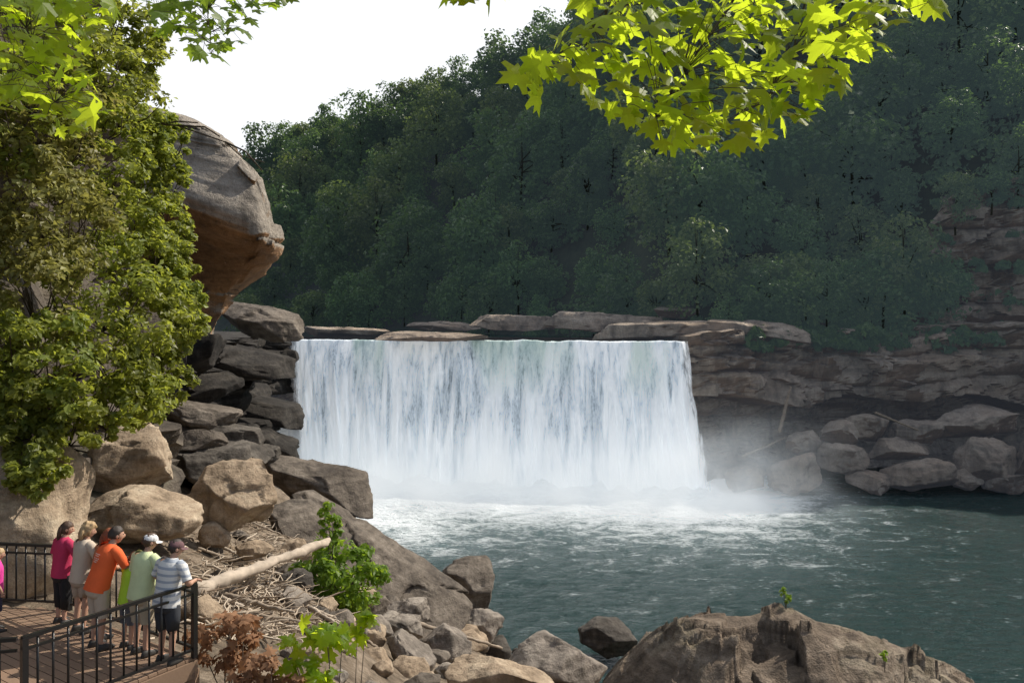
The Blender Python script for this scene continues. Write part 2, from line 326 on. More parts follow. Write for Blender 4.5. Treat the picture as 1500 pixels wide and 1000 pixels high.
# overhanging rock (stacked cross sections with an undercut foot)
def overhang():
    YC=50.; k=YC/F; nz=130; na=170; V=[]
    ys=np.linspace(164,495,nz)
    right=lambda y: np.interp(y,[164,176,200,230,262,300,345,378,392,408,432,470,500],[196,250,300,345,372,388,397,398,384,358,332,312,300])
    front=lambda y: np.interp(y,[164,174,198,240,350,374,384,394,410,440,500],[3.4,5.2,6.7,7.7,9.0,9.0,6.4,4.2,2.2,.7,.2])
    for y in ys:
        xr=(right(y)-750)*k; xl=(60-750)*k; cx=xr-2.0; b=front(y)
        for a in range(na):
            th=2*math.pi*a/na; c=math.cos(th); s=math.sin(th); e=.4
            x=cx+math.copysign(abs(c)**e,c)*(2.0 if c>0 else (cx-xl)); yy=YC+2+math.copysign(abs(s)**e,s)*(b if s<0 else 7)
            if s<0: yy+=max(0,(x-cx))*.25*abs(s)
            z=CZ-(y-HZ)*YC/F
            z+=max(0,(xr-x))*np.interp(y,[164,250,360,410,500],[.06,.18,.36,.26,.0])
            x-=(yy-YC)*.33
            q=Vector((x,yy,z)); o=.42*fr(q*.16,4)+.12*fr(q*.7,5)+.13*facet(q,3.4)
            zz=z-.32*x; cr=noise.noise(Vector((x*.06,yy*.06,zz*.20))); o-=.35*max(0,1-abs(cr)*26)
            jn=noise.noise(Vector((x*.16,yy*.16,zz*.05+5))); o-=.16*max(0,1-abs(jn)*22)
            V.append(q+Vector((c,s,0))*o)
    Fc=[[j*na+i,(j+1)*na+i,(j+1)*na+(i+1)%na,j*na+(i+1)%na] for j in range(nz-1) for i in range(na)]
    Fc+= [list(range(na)),[(nz-1)*na+i for i in range(na)][::-1]]
    return obj('overhanging_rock',V,Fc,M['rock_over'])
tag(overhang(),'huge sandstone overhang with orange brown underside jutting from the left cliff','rock')
# ------------------------------------------------------------------ boulders
SLB={'aspect':(2,1.5,.6),'boxy':.8}
LB=[(-60,640,112,915,16.6,'rock_tan','large tan boulder behind the railing at the left edge',.9,{}),
(104,618,258,728,26,'rock_tan','rounded tan boulder under the left shrubs',.9,{'planes':14,'boxy':.2}),
(283,676,407,772,27,'rock_tan','angular tan block standing upright above the driftwood',.9,{'planes':12,'boxy':.6}),
(118,714,298,792,23,'rock_tan','low flat pale boulder behind the group of visitors',1.0,{'rot':(0,.12,0),'planes':26}),
(378,666,546,758,50,'rock_slab','grey brown slab at the foot of the waterfall left side',.8,{'rot':(0,.25,0),'aspect':(2,1,.7),'boxy':.6}),
(400,722,694,930,44,'rock_slab','long sloping dark slab reaching down to the pool',.8,{'rot':(.25,.56,.1),'aspect':(2.6,1.0,.62),'boxy':.65,'planes':16}),
(643,816,724,905,51,'rock_slab','upright dark boulder at the water end of the long slab',.9,{}),
(662,888,738,950,46,'rock_grey','grey boulder at the water edge below the long slab',.9,{}),
(848,906,934,962,47,'rock_dark','dark wet boulder standing alone in the pool edge',.9,{}),
(738,934,892,1012,33,'rock_grey','flat grey boulder left of the big foreground rock',.9,{}),
(655,962,812,1030,21,'rock_tan','pale boulder cut off by the bottom edge of the picture',.9,{}),
(614,915,690,985,34,'rock_grey','dark grey angular boulder above the pale bottom boulder',.9,{}),
(568,925,640,1000,27,'rock_grey','tilted grey boulder left of the dark angular one',.9,{'rot':(0,.5,0),'aspect':(1.6,1,1)}),
(512,950,575,1000,24,'rock_tan','small rounded pale boulder beside the sapling',.9,{}),
(566,876,630,915,36,'rock_grey','grey boulder on the bank below the green bush',.9,{}),
(552,900,622,940,32,'rock_grey','wedge shaped boulder below the green bush, nearer the camera',.9,{}),
(436,890,482,932,24,'rock_dark','dark round boulder left of the green bush foot',.9,{}),
(262,870,330,930,17,'rock_tan','tan boulder just beyond the railing corner post',.9,{}),
(410,832,462,872,27,'rock_dark','dark stone at the right end of the big log',.9,{}),
(290,764,340,800,26,'rock_tan','small tan stone below the angular block',.9,{}),
(345,792,400,820,26,'rock_tan','small flat stone in the driftwood pile',.9,{}),
(228,586,352,632,42,'rock_slab','topmost slab of the layered pile left of the falls',1.,{'rot':(0,.22,0),**SLB}),
(252,610,390,654,42,'rock_dark','second slab from the top of the layered pile',1.,{'rot':(0,.3,0),**SLB}),
(204,626,335,672,40,'rock_slab','lower left slab of the layered pile',1.,{'rot':(0,-.1,0),**SLB}),
(290,634,398,678,41,'rock_dark','lower right slab of the layered pile',1.,{'rot':(0,.34,0),**SLB}),
(240,654,366,710,39,'rock_dark','dark bottom slab under the layered pile',1.,SLB),
(340,650,410,682,46,'rock_dark','small dark slab at the right of the layered pile',1.,{}),
(325,443,446,500,72,'rock_slab','rock ledge under the overhang above the falls left end',1.,{'rot':(0,.16,0),'aspect':(2.4,1.5,.7),'boxy':.6}),
(205,490,330,572,50,'rock_recess_shade','angular rock in the recess under the overhang',1.,{'rot':(0,-.5,0),'aspect':(2,1.2,.8)}),
(210,498,434,560,66,'rock_recess_shade','dark ledge below the rock ledge beside the falls',1.,{'rot':(0,.06,0),'aspect':(3,1.5,.6),'boxy':.85}),
(250,556,440,630,70,'rock_recess_shade','dark block low in the recess beside the waterfall',1.,{'rot':(0,.2,0),'aspect':(2.4,1.5,.6),'boxy':.8}),
(280,612,444,694,66,'rock_recess_shade','shade-darkened block at the left foot of the waterfall',1.,{'rot':(0,.2,0),'aspect':(2.,1.5,.8),'boxy':.7}),
(195,546,350,602,52,'rock_recess_shade','dark tilted slab in the recess above the layered pile',1.,{'rot':(0,-.14,0),**SLB})]
for i,(a,b,c,d,Y,m,l,dep,k) in enumerate(LB): rock_px(a,b,c,d,Y,100+i,m,l,dep,sub=6 if (c-a)>250 else 5,**k)
# big foreground rock, bottom right
def fore():
    cx,cy,cz=P(1150,1000,14.6); nx,ny=300,200; V=[]
    sil=[(830,1090),(880,1006),(905,975),(945,940),(985,918),(1050,903),(1100,900),(1142,886),(1165,889),(1195,905),(1250,918),(1300,940),(1370,972),(1425,1003),(1480,1090)]
    xs_=[p[0] for p in sil]; zs_=[p[1] for p in sil]
    for j in range(ny):
        v=j/(ny-1)*2-1      # -1 front .. 1 back
        for i in range(nx):
            px=830+650*i/(nx-1); Yr=14.6+.35*noise.noise(Vector((px*.006,0,3)))
            Y=Yr+(v*3.4 if v<0 else v*2.2)
            x=(px-750)/F*14.6
            rz_=CZ-(np.interp(px,xs_,zs_)-HZ)*Yr/F; dv=abs(v)*(3.4 if v<0 else 2.2)
            z=rz_-(.02*dv+.30*dv*dv if v<0 else .5*dv+.4*dv*dv)
            q=Vector((x,Y,z)); k=min(1,.3+dv); wq=Vector((x,Y,0))+Vector((fr(q*.8,2),fr(q*.8+Vector((5,0,0)),2),0))*.25
            sk_=Vector((wq.x*.8+wq.y*.5,(wq.y*.8-wq.x*.5)*1.4,0))
            z+=k*(.34*facet(sk_,1.5,.12)+.26*facet(sk_+Vector((3,9,0)),.6,.16)+.14*fr(q*.6,4)+.03*fr(q*3,5))
            V.append((x-cx,Y-cy,z-cz))
    n=nx; Fc=[[j*n+i,j*n+i+1,(j+1)*n+i+1,(j+1)*n+i] for j in range(ny-1) for i in range(n-1)]
    rim=[i for i in range(n)]+[j*n+n-1 for j in range(1,ny)]+[(ny-1)*n+i for i in range(n-2,-1,-1)]+[j*n for j in range(ny-2,0,-1)]
    k=len(V); V+=[(V[i][0]*.95,V[i][1]*.95,-4.) for i in rim]; m=len(rim)
    Fc+=[[rim[i],k+i,k+(i+1)%m,rim[(i+1)%m]] for i in range(m)]; Fc.append([k+i for i in range(m)])
    return obj('boulder',V,Fc,M['rock_fore'],loc=(cx,cy,cz))
tag(fore(),'big broad foreground rock at bottom right','boulder')
# small rubble boulders on the near bank
rb=random.Random(3); cnt=0
while cnt<170:
    px=rb.uniform(285,900); py=rb.uniform(770,1010) if px>420 else rb.uniform(700,930)
    q=hit(px,py)
    if q is None or q.z<-.3 or q.y<13.5: continue
    s=rb.uniform(14,62)*q.y/F*(1 if px>400 else .5)
    V,f=rock_verts((s,s*rb.uniform(.7,1.2),s*rb.uniform(.5,.9)),1000+cnt,sub=4,planes=16,rot=(rb.uniform(-.4,.4),rb.uniform(-.4,.4),rb.uniform(0,6)))
    m=rb.choice(['rock_grey','rock_slab','rock_tan']) if px>420 else rb.choice(['rock_tan','rock_tan','rock_slab'])
    if q.z<1.2: m='rock_dark'
    tag(obj('rubble_boulder',V,f,M[m],loc=q+Vector((0,0,s*.12))),'loose rubble boulder on the near bank','boulder','loose boulders on the near bank'); cnt+=1
# right hand talus boulders
TB=[(1062,680,1118,716,'squat boulder nearest the waterfall at the foot of the right cliff'),(1124,664,1202,718,'dark boulder at the waterline, second from the falls'),(1194,648,1274,690,'broad boulder behind the waterline, third from the falls'),
(1238,686,1308,718,'low boulder at the waterline below the broad one'),(1290,672,1396,716,'wide flat boulder at the waterline in the right talus'),(1272,640,1362,670,'flat slab lying on the wide waterline boulder'),(1304,614,1380,644,'slab near the top of the right talus'),
(1404,640,1494,706,'big boulder near the right edge at the waterline'),(1356,594,1492,638,'largest slab leaning on the far right cliff foot'),(1390,684,1440,714,'small boulder left of the big one near the right edge'),(1200,614,1260,646,'boulder at the upper left of the right talus'),
(1484,626,1560,712,'boulder cut off by the right edge of the picture'),(1150,630,1200,658,'small block under the leaning dead trunk'),(1440,692,1510,720,'low wet rock at the waterline near right edge'),(1238,606,1300,640,'block wedged under the right cliff overhang')]
for i,(a,b,c,d,l) in enumerate(TB):
    Yb=93.0+3.2*(716-d)/60
    rock_px(a,b,c,d+4,Yb,300+i,'rock_far',l,.8,sub=5,boxy=.6,planes=14,aspect=(1.4,1.1,.9),rot=(.06,-.3+.19*(i%4),.3*(i%3-1)),rough=.04,fac=.09)
# shelf rocks along the lip
SR=[(550,485,716,500,99,'long flat shelf rock along the lip centre left'),(686,460,812,484,112,'pale shelf rock behind the lip, centre'),(790,456,975,487,108,'broad dark shelf rock behind the lip, right of centre'),(862,469,1072,500,101,'big flat shelf rock on the lip, its pale top sloping left'),
(1030,466,1180,503,99.5,'angular shelf rock at the right end of the lip'),(440,478,570,495,121,'low dark rocks on the upper river left'),(596,472,706,485,125,'thin dark ledge behind the upper river'),(955,448,1050,468,112,'dark rock under the trees right of the lip')]
for i,(a,b,c,d,Y,l) in enumerate(SR): rock_px(a,b,c,d,Y,400+i,'rock_far',l,.7,name='shelf_rock',cat='rock',planes=6,aspect=(2.6,1.4,.5),rot=(.10,.05 if i!=3 else -.06,.1*(i%3-1)),boxy=.97,sub=5,rough=.04,fac=.15)
# ------------------------------------------------------------------ water
def fall_mat():
    g=G('falling_water'); sx=g.n('SeparateXYZ',{0:g.n('NewGeometry').outputs['Position']})
    a=g.noise(g.pos((.34,.34,.014)),1.,3,.5); b=g.noise(g.pos((1.5,1.5,.055)),1.,5,.62); c=g.noise(g.pos((3.6,3.6,.38)),1.,5,.70); d=g.noise(g.pos((7.,7.,2.)),1.,2,.6)
    f=g.math('ADD',g.math('ADD',g.math('MULTIPLY',a,.34),g.math('MULTIPLY',b,.48)),g.math('ADD',g.math('MULTIPLY',c,.24),g.math('MULTIPLY',d,.12)))
    zt=g.maprange(sx.outputs[2],0,17.6,0,1)
    f=g.math('ADD',f,g.maprange(zt,0,.6,.06,.01))
    col=g.ramp(f,[(.465,(.30,.37,.425)),(.55,(.66,.73,.785)),(.635,(.95,.975,.99))])
    gx=g.maprange(g.noise(g.pos((.16,.16,.0)),1.,2),.52,.62); gm=g.math('MULTIPLY',gx,g.maprange(zt,.6,1.,0,.55))
    col=g.mix(gm,col,(.42,.58,.49))
    al=g.math('ADD',g.maprange(f,.45,.54,.55,1.),g.maprange(zt,.93,1.,0,.6),clamp=True)
    ed=g.n('Attribute',attribute_name='var').outputs['Fac']
    al=g.math('MULTIPLY',al,g.maprange(g.math('ADD',ed,g.math('MULTIPLY',g.math('SUBTRACT',b,.5),4.)),.1,1.1))
    bp=g.n('Bump',{'Height':g.math('ADD',b,g.math('MULTIPLY',c,.6)),'Strength':.8,'Distance':.3})
    p=g.n('BsdfPrincipled',{'Base Color':col,'Roughness':.55,'Normal':bp.outputs[0],'Emission Color':col,'Emission Strength':.31})  # emission imitates daylight scattered through the falling water
    tl=g.n('BsdfTranslucent',{'Color':col}); m=g.n('MixShader',{0:.3,1:p.outputs[0],2:tl.outputs[0]})
    tr=g.n('BsdfTransparent'); m2=g.n('MixShader',{0:al,1:tr.outputs[0],2:m.outputs[0]})
    return g.done(m2.outputs[0])
def curtain():
    xs=np.linspace(-28.9,21.0,460); ts=np.concatenate([[-.10,-.05,-.02],np.linspace(0,1,90)]); V=[];Fc=[];va=[]
    for L in range(2):
        k0=len(V)
        for tt in ts:
            for x in xs:
                yl=ylip(x); t_=max(tt,0); fl=max(0,(x+4)/24.5)*2.1+max(0,(-8-x)/21)*2.4; va.append(min(x+28.9,21.-x)); zl=zlip(x)
                if tt<0: V.append((x,yl-tt*30*.5,zl+.02)); continue
                out=.15+2.6*t_**.8+L*.5*t_
                w_=.9*noise.noise(Vector((x*.33,t_*.9,L*7.)))+.5*noise.noise(Vector((x*1.1,t_*1.4,L*3.+2)))+.3*noise.noise(Vector((x*2.6,t_*3.5,L)))
                z=zl-.12*(t_*25) if t_<.02 else zl-.06-18.0*((t_-.02)/.98)
                V.append((x+fl*t_**1.3+.25*w_*t_,yl-out-w_*min(1,t_*5)*.95,z+.25*min(0,w_)))
        n=len(xs)
        Fc+=[[k0+j*n+i,k0+(j+1)*n+i,k0+(j+1)*n+i+1,k0+j*n+i+1] for j in range(len(ts)-1) for i in range(n-1)]
    return obj('waterfall',V,Fc,fall_mat(),var=va)
tag(curtain(),'wide white curtain of water falling over the rock lip','waterfall',kind='structure')
def pool_mat(name,calm=False):
    g=G(name); at=g.n('Attribute',attribute_name='var').outputs['Fac']
    n=g.noise(g.pos((1,1.6,1)),.30,8,.70,.8); n2=g.noise(g.pos((1,2.4,1)),1.8,5,.72,.5)
    ff=g.math('ADD',g.math('MULTIPLY',n,.6),g.math('MULTIPLY',n2,.4))
    thr=g.math('MULTIPLY_ADD',at,-.46,.668)
    m=g.maprange(g.math('SUBTRACT',ff,thr),-.08,.12,0,1,True)
    m=g.math('MULTIPLY',m,g.maprange(at,.08,.6,.5,1.))
    deep=g.mix(g.maprange(at,.12,.9),(.020,.050,.048),(.26,.36,.38))
    col=g.mix(m,deep,(.80,.85,.87))
    w1=g.noise(g.pos((1,2.0,1)),.8,4,.62,.6); w2=g.noise(g.pos((1,1.5,1)),3.0,4,.7)
    bp=g.n('Bump',{'Height':g.math('ADD',w1,g.math('MULTIPLY',w2,.5)),'Strength':1.,'Distance':.65 if not calm else .1})
    p=g.n('BsdfPrincipled',{'Base Color':col,'Roughness':g.math('MULTIPLY_ADD',m,.5,.14),'IOR':1.33,'Specular IOR Level':.42,'Normal':bp.outputs[0],'Emission Color':col,'Emission Strength':g.math('MULTIPLY',g.math('POWER',at,1.6),.38)})  # emission near the falls lifts foam that lies in shade
    return g.done(p.outputs[0])
xs=np.concatenate([[-90],np.arange(-42,90,.5),[120,200]]); ys=np.concatenate([[-40,10],np.arange(30,110,.45)]); V=[];va=[]
A0=np.array([-26.,98.]); A1=np.array([-8.,71.]); AL=np.linalg.norm(A1-A0); AD=(A1-A0)/AL
for y in ys:
    for x in xs:
        d=max(0,(ylip(x)-3.4)-y); dx=max(0,-27-x,x-22.5); r=math.hypot(d,dx*1.6)
        tq=min(AL,max(0,(x-A0[0])*AD[0]+(y-A0[1])*AD[1])); ql=math.hypot(x-A0[0]-AD[0]*tq,y-A0[1]-AD[1]*tq)
        fo=.97*math.exp(-(r/13)**1.15)+.20*math.exp(-r/40)+.45*(1-.6*tq/AL)*math.exp(-(ql/5.)**2)
        a=.05+.26*math.exp(-r/16); sp=math.exp(-(r/3.6)**2) if dx<2 else 0
        V.append((x,y,a*fr((x*.35,y*.7,2.),4)+.09*noise.noise(Vector((x*.9,y*1.6,0)))+sp*(.45+1.1*fr((x*.4,y*.4,8.),4)))); va.append(min(1,fo))
n=len(xs)
tag(obj('water',V,[[j*n+i,j*n+i+1,(j+1)*n+i+1,(j+1)*n+i] for j in range(len(ys)-1) for i in range(n-1)],pool_mat('pool_water'),var=va),'dark green river pool with foam spreading from the falls','water',kind='structure')
xs=np.arange(-34,21.5,1.1); V=[];va=[]
vs=np.linspace(0,1,40)
for v in vs:
    for x in xs:
        y0=ylip(x)-.1; V.append((x,y0+(185-y0)*v**1.4,zlip(x)-.05 if v==0 else 17.5)); va.append(.25*math.exp(-v*8))
n=len(xs)
tag(obj('upper_river',V,[[j*n+i,j*n+i+1,(j+1)*n+i+1,(j+1)*n+i] for j in range(len(vs)-1) for i in range(n-1)],pool_mat('upper_river_water',True),var=va),'calm upper river sliding towards the lip','river',kind='structure')
def mist():
    g=G('spray_mist'); sx=g.n('SeparateXYZ',{0:g.n('NewGeometry').outputs['Position']})
    x,y,z=sx.outputs
    zf=g.math('POWER',g.maprange(z,-.5,12.2,1,0),g.maprange(x,10,26,3.0,1.7))
    ds=g.math('ABSOLUTE',g.math('SUBTRACT',g.math('MULTIPLY_ADD',x,.2,y),89.5))
    yf=g.math('POWER',g.maprange(ds,0,11.5,1,0),1.2)
    xf=g.math('MULTIPLY',g.math('POWER',g.maprange(x,19,39,1,0),2.0),g.maprange(x,-28,2,1.4,1.))
    nz=g.maprange(g.noise(g.pos((1,1,1.2)),.22,1,.5),.30,.70,.1,1.6)
    dn=g.math('MULTIPLY',g.math('MULTIPLY',zf,yf),g.math('MULTIPLY',xf,g.math('MULTIPLY',nz,.28)))
    v=g.n('VolumeScatter',{'Color':(.93,.97,1,1),'Density':dn,'Anisotropy':0.})
    e=g.n('Emission',{'Color':(.80,.92,1,1),'Strength':g.math('MULTIPLY',dn,.36)})  # added glow brightens the spray beyond the light it scatters
    ad=g.n('AddShader'); g.set(ad.inputs[0],v.outputs[0]); g.set(ad.inputs[1],e.outputs[0])
    m=g.done(ad.outputs[0],True)
    V,f=box((4.5,89.5,6.0),(71,23,12.4)); return obj('mist',V,f,m,smooth=False)
tag(mist(),'white spray mist rising from the foot of the waterfall','mist',kind='stuff')
# ------------------------------------------------------------------ hillside trees
def tree_proto(seed,h,rad,lm,conical=False):
    rg=np.random.default_rng(seed); rr=random.Random(seed)
    pos,N,var,bc=clump_leaves(rg,(0,0,.50*h),(rad,rad,.50*h),54,52,.30,.35)
    if conical:
        k=np.clip(1.25-(pos[:,2]-.2*h)/(.95*h),.25,1.1); pos[:,0]*=k; pos[:,1]*=k
    V,f,k=scatter(QL,pos,N,rg.normal(size=pos.shape),rg.uniform(.45,1.0,len(pos)))
    tb=MB(); tb.add(*tube([(0,0,-1),(rr.uniform(-.2,.2),0,.25*h),(rr.uniform(-.4,.4),.2,.5*h),(0,0,.85*h)],[.24,.18,.13,.04],7))
    for b in bc[::6]:
        s=Vector((0,0,rr.uniform(.3,.55)*h)); tb.add(*tube([s,s.lerp(Vector(b),.5)+Vector((0,0,.4)),b],[.10,.07,.03],5))
    return (V,f,np.repeat(var,k)),tb
protos=[]
for i,(h,r_,lm,con) in enumerate([(14,5.8,'tree_leaf',0),(16,6.2,'tree_leaf',0),(12,5.6,'tree_leaf',0),(15,4.6,'tree_leaf',1),(13,5.4,'tree_leaf2',0),(17,6.6,'tree_leaf2',0)]):
    (V,f,va),tb=tree_proto(50+i,h,r_,lm,con); protos.append((V,f,va,tb,lm))
built={}
def place_tree(i,loc,rz,sc,label,group):
    r=empty('broadleaf_tree',loc,rz); r.scale=(sc,sc,sc*random.uniform(.9,1.15)); tag(r,label,'tree',group)
    if i not in built:
        V,f,va,tb,lm=protos[i]
        built[i]=(tb.build('trunk',M['bark_far'],r),obj('crown',V,f,M[lm],r,False,var=va))
    else:
        for p in built[i]:
            c=p.copy(); C.objects.link(c); c.parent=r
    return r
pl=[];tries=0; rt=random.Random(21)
while len(pl)<282 and tries<90000:
    tries+=1; x=rt.uniform(-105,118); f0=Yf(x); Y=f0+rt.uniform(-5,95)
    if x>20: Y=max(Y,wy(x)+1.5)
    if x<=20 and Y<f0-2: continue
    u=x/Y
    if not -.37<u<.70: continue
    if 53<x and wy(x)+1<Y<wy(x)+9: continue
    if Y-f0>(Hc(x)-18)/.92+8: continue
    md=4.0+.0085*Y
    if any((x-a)**2+(Y-b)**2<md*md for a,b in pl): continue
    pl.append((x,Y))
print('TREES',len(pl),tries)
for x,Y in pl:
    z=hill(x,Y); d=Y-Yf(x); px=750+x/Y*F
    if z>Hc(x)-9: lb,gp='tree on the skyline of the far wooded hill','skyline trees of the far hill'
    elif px>1080: lb,gp='shaded tree on the slope above the right cliff','trees on the slope above the right cliff'
    elif d<14: lb,gp='tree at the foot of the far hillside behind the falls','trees at the foot of the far hillside'
    else: lb,gp='dark broadleaf tree midway up the far hillside','trees midway up the far hillside'
    sc=rt.choice([.7,.8,.9,1.,1.1,1.25,1.4])*rt.uniform(.95,1.05) if d>8 else rt.uniform(.58,.92)
    place_tree(rt.choice([0,0,1,1,2,3,4,5]),(x,Y,z-.8*sc),rt.uniform(0,6.28),sc,lb,gp)
for j,(x,Y,z,sc,i) in enumerate([(47,105.5,18.3,.72,4),(51.5,104.6,18.4,.9,5),(55,104.2,18.6,.78,0),(43,105,18.2,.6,2),(38.5,104.5,18.2,.66,4),(33,103.5,18.,.55,2),(57,104.4,22.,.6,2),(59,106,33,.55,4),(67,105.5,36.5,.6,1),(63.5,105.5,35.5,.55,2),(28,102.5,18.,.5,0)]):
    place_tree(i,(x,Y,z-1.0),j*1.3,sc,'bushy tree rooted on a ledge of the right cliff','trees on the ledges of the right cliff')
# undergrowth: leafy mounds between the trees
ru=np.random.default_rng(5); PPs=[];NNs=[];VVs=[]
def mound(x,Y,z,r):
    m=int(34+12*r); dd=unit(ru.normal(size=(m,3))); dd[:,2]=np.abs(dd[:,2])*.9-.15
    PPs.append(np.array([x,Y,z])+dd*r*np.array([1,1,1.1])*ru.uniform(.75,1.1,(m,1))); NNs.append(dd+ru.normal(size=(m,3))*.45); VVs.append(np.clip(ru.uniform(0,.7)+ru.uniform(0,.4,m),0,1))
cnt=0
while cnt<1600:
    x=ru.uniform(-95,120); Y=Yf(x)+ru.uniform(-10,88)
    if x>19: Y=max(Y,wy(x)+.3+ru.uniform(0,2.5))
    if x<=19 and Y<Yf(x)-3: continue
    if not -.4<x/Y<.72: continue
    if x>54 and Y<wy(x)+8.5 and ru.uniform()<.8: continue
    if Y-Yf(x)>(Hc(x)-18)/.92+6: continue
    cnt+=1; near=Y<Yf(x)+2; mound(x,Y,hill(x,Y),ru.uniform(.7,1.5) if near else ru.uniform(1.8,3.9))
for _ in range(110):     # bushes spilling over the cliff rim
    x=ru.uniform(29,60); mound(x,wy(x)-ru.uniform(-1.,2.4),18.6-ru.uniform(0,2.3),ru.uniform(.6,1.4))
for _ in range(40):     # tufts on the upper ledges
    x=ru.uniform(55,80); k=ru.integers(0,5); mound(x,wy(x)+2.2+.75*k,18.6+4.2*k+ru.uniform(-.6,.6),ru.uniform(.35,1.))
pp=np.concatenate(PPs); V,f,k=scatter(QL,pp,np.concatenate(NNs),ru.normal(size=pp.shape),ru.uniform(.6,1.25,len(pp)))
tag(obj('undergrowth',V,f,M['under_leaf'],smooth=False,var=np.repeat(np.concatenate(VVs),k)),'dense dark undergrowth between the hillside trees','undergrowth',kind='stuff')
# ------------------------------------------------------------------ shrubs
def shrub(name,center,radii,nb,per,size,mat,label,cat,base,group=None,T=QL,br=.34,seed=0,stem=.03,lo=.45):
    rg=np.random.default_rng(seed); base=Vector(base); c=Vector(center)-base
    pos,N,var,bc=clump_leaves(rg,tuple(c),radii,nb,per,br,lo)
    N=N+np.array([.1,-.15,.2]); Dn=rg.normal(size=pos.shape)+np.array([0,0,-.5])
    V,f,k=scatter(T,pos,N,Dn,rg.uniform(.6,1.45,len(pos))*size)
    r=empty(name,base); tag(r,label,cat,group)
    obj('foliage',V,f,M[mat],r,False,var=np.repeat(var,k))
    tb=MB()
    for b in bc[::2]:
        b=Vector(b); m=b*.5+Vector(rg.normal(size=3)*.12*np.mean(radii)); tb.add(*tube([(0,0,0),m,b],[stem,stem*.7,stem*.3],5))
    tb.build('stem',M['bark'],r); return r
SL=[(20,60,110,17),(120,40,90,18),(60,170,100,17),(170,120,66,20),(186,40,56,21),(30,290,100,16.5),(140,230,80,19),(205,185,48,22),(90,330,80,18),(180,320,70,20),(236,270,42,23),(40,420,95,16.5),(140,420,85,18.5),
(220,390,60,21),(256,440,42,22),(60,540,90,16.5),(160,520,80,18),(230,490,60,20),(268,478,32,22),(90,620,60,16.5),(190,585,58,18.5),(30,620,60,16),(52,690,38,15.5),(222,335,52,22),(120,140,80,18.5),(240,550,42,20),(150,600,50,17.5),(0,160,90,16),(205,90,40,22),(240,212,36,23),(0,520,80,16),(262,345,32,23),(258,395,34,22.5)]
for i,(px,py,r_,Y) in enumerate(SL):
    c=P(px,py,Y); r=r_*Y/F; dry=i in(2,5,8,11)
    shrub('cliff_shrub',c,(r*1.22,r*.9,r*1.2),38,46,.148,'shrub_dry' if dry else 'shrub_leaf',
      'dry brownish shrub among the vines of the left cliff' if dry else 'sunlit leafy shrub hanging on the left cliff','shrub',c+Vector((-.5*r,1.2*r,-.8*r)),
      'dry shrubs on the left cliff' if dry else 'leafy shrubs on the left cliff',seed=600+i,br=.22,stem=.022,lo=.25)
q=hit(500,905)
c=P(503,848,q.y+1)
shrub('bush',c,(1.85,1.3,1.6),34,85,.23,'bright_leaf','bright green bush growing between boulders by the log end','bush',(c.x,c.y,q.z),seed=71,br=.30)
c=P(486,768,q.y+1); shrub('sapling',c,(.42,.42,1.0),9,24,.22,'bright_leaf','slim upright sapling rising above the bright green bush','sapling',(c.x,c.y,q.z),seed=72)
c=P(1152,868,14.6); shrub('seedling',c,(.12,.12,.2),6,6,.1,'bright_leaf','tiny green seedling sprouting on top of the foreground rock','plant',(c.x,c.y,c.z-.36),seed=73,stem=.008)
c=P(1296,962,13.4); shrub('seedling',c,(.1,.1,.1),5,5,.08,'bright_leaf','tiny seedling on the right flank of the foreground rock','plant',(c.x,c.y,c.z-.25),seed=74,stem=.006)
c=P(470,958,11.6); shrub('sapling',c,(.68,.5,.42),10,8,.22,'maple_leaf','broad leaved bright sapling at the bottom edge by the dry leaves','sapling',(c.x,c.y,13.6),T=ML,seed=75,stem=.014)
c=P(535,925,12.4); shrub('sapling',c,(.25,.3,.25),4,5,.2,'maple_leaf','small maple sapling right of the bigger bottom sapling','sapling',(c.x-.2,c.y,13.2),T=ML,seed=78,stem=.012)
c=P(335,935,12.2); shrub('dead_branch',c,(.6,.5,.5),13,17,.15,'dead_leaf','withered branch with curled brown leaves beside the deck','dead branch',(c.x,c.y,13.7),T=ML,seed=76,stem=.014)
c=P(395,985,11.4); shrub('dead_branch',c,(.6,.4,.28),11,14,.14,'dead_leaf','withered brown leaved branch at the bottom edge under the sapling','dead branch',(c.x,c.y,13.7),T=ML,seed=77,stem=.014)
c=P(330,610,43); shrub('fern',c,(.5,.4,.35),6,30,.16,'bright_leaf','green tuft growing on the layered slab pile','plant',(c.x,c.y,c.z-.5),seed=79,stem=.01)
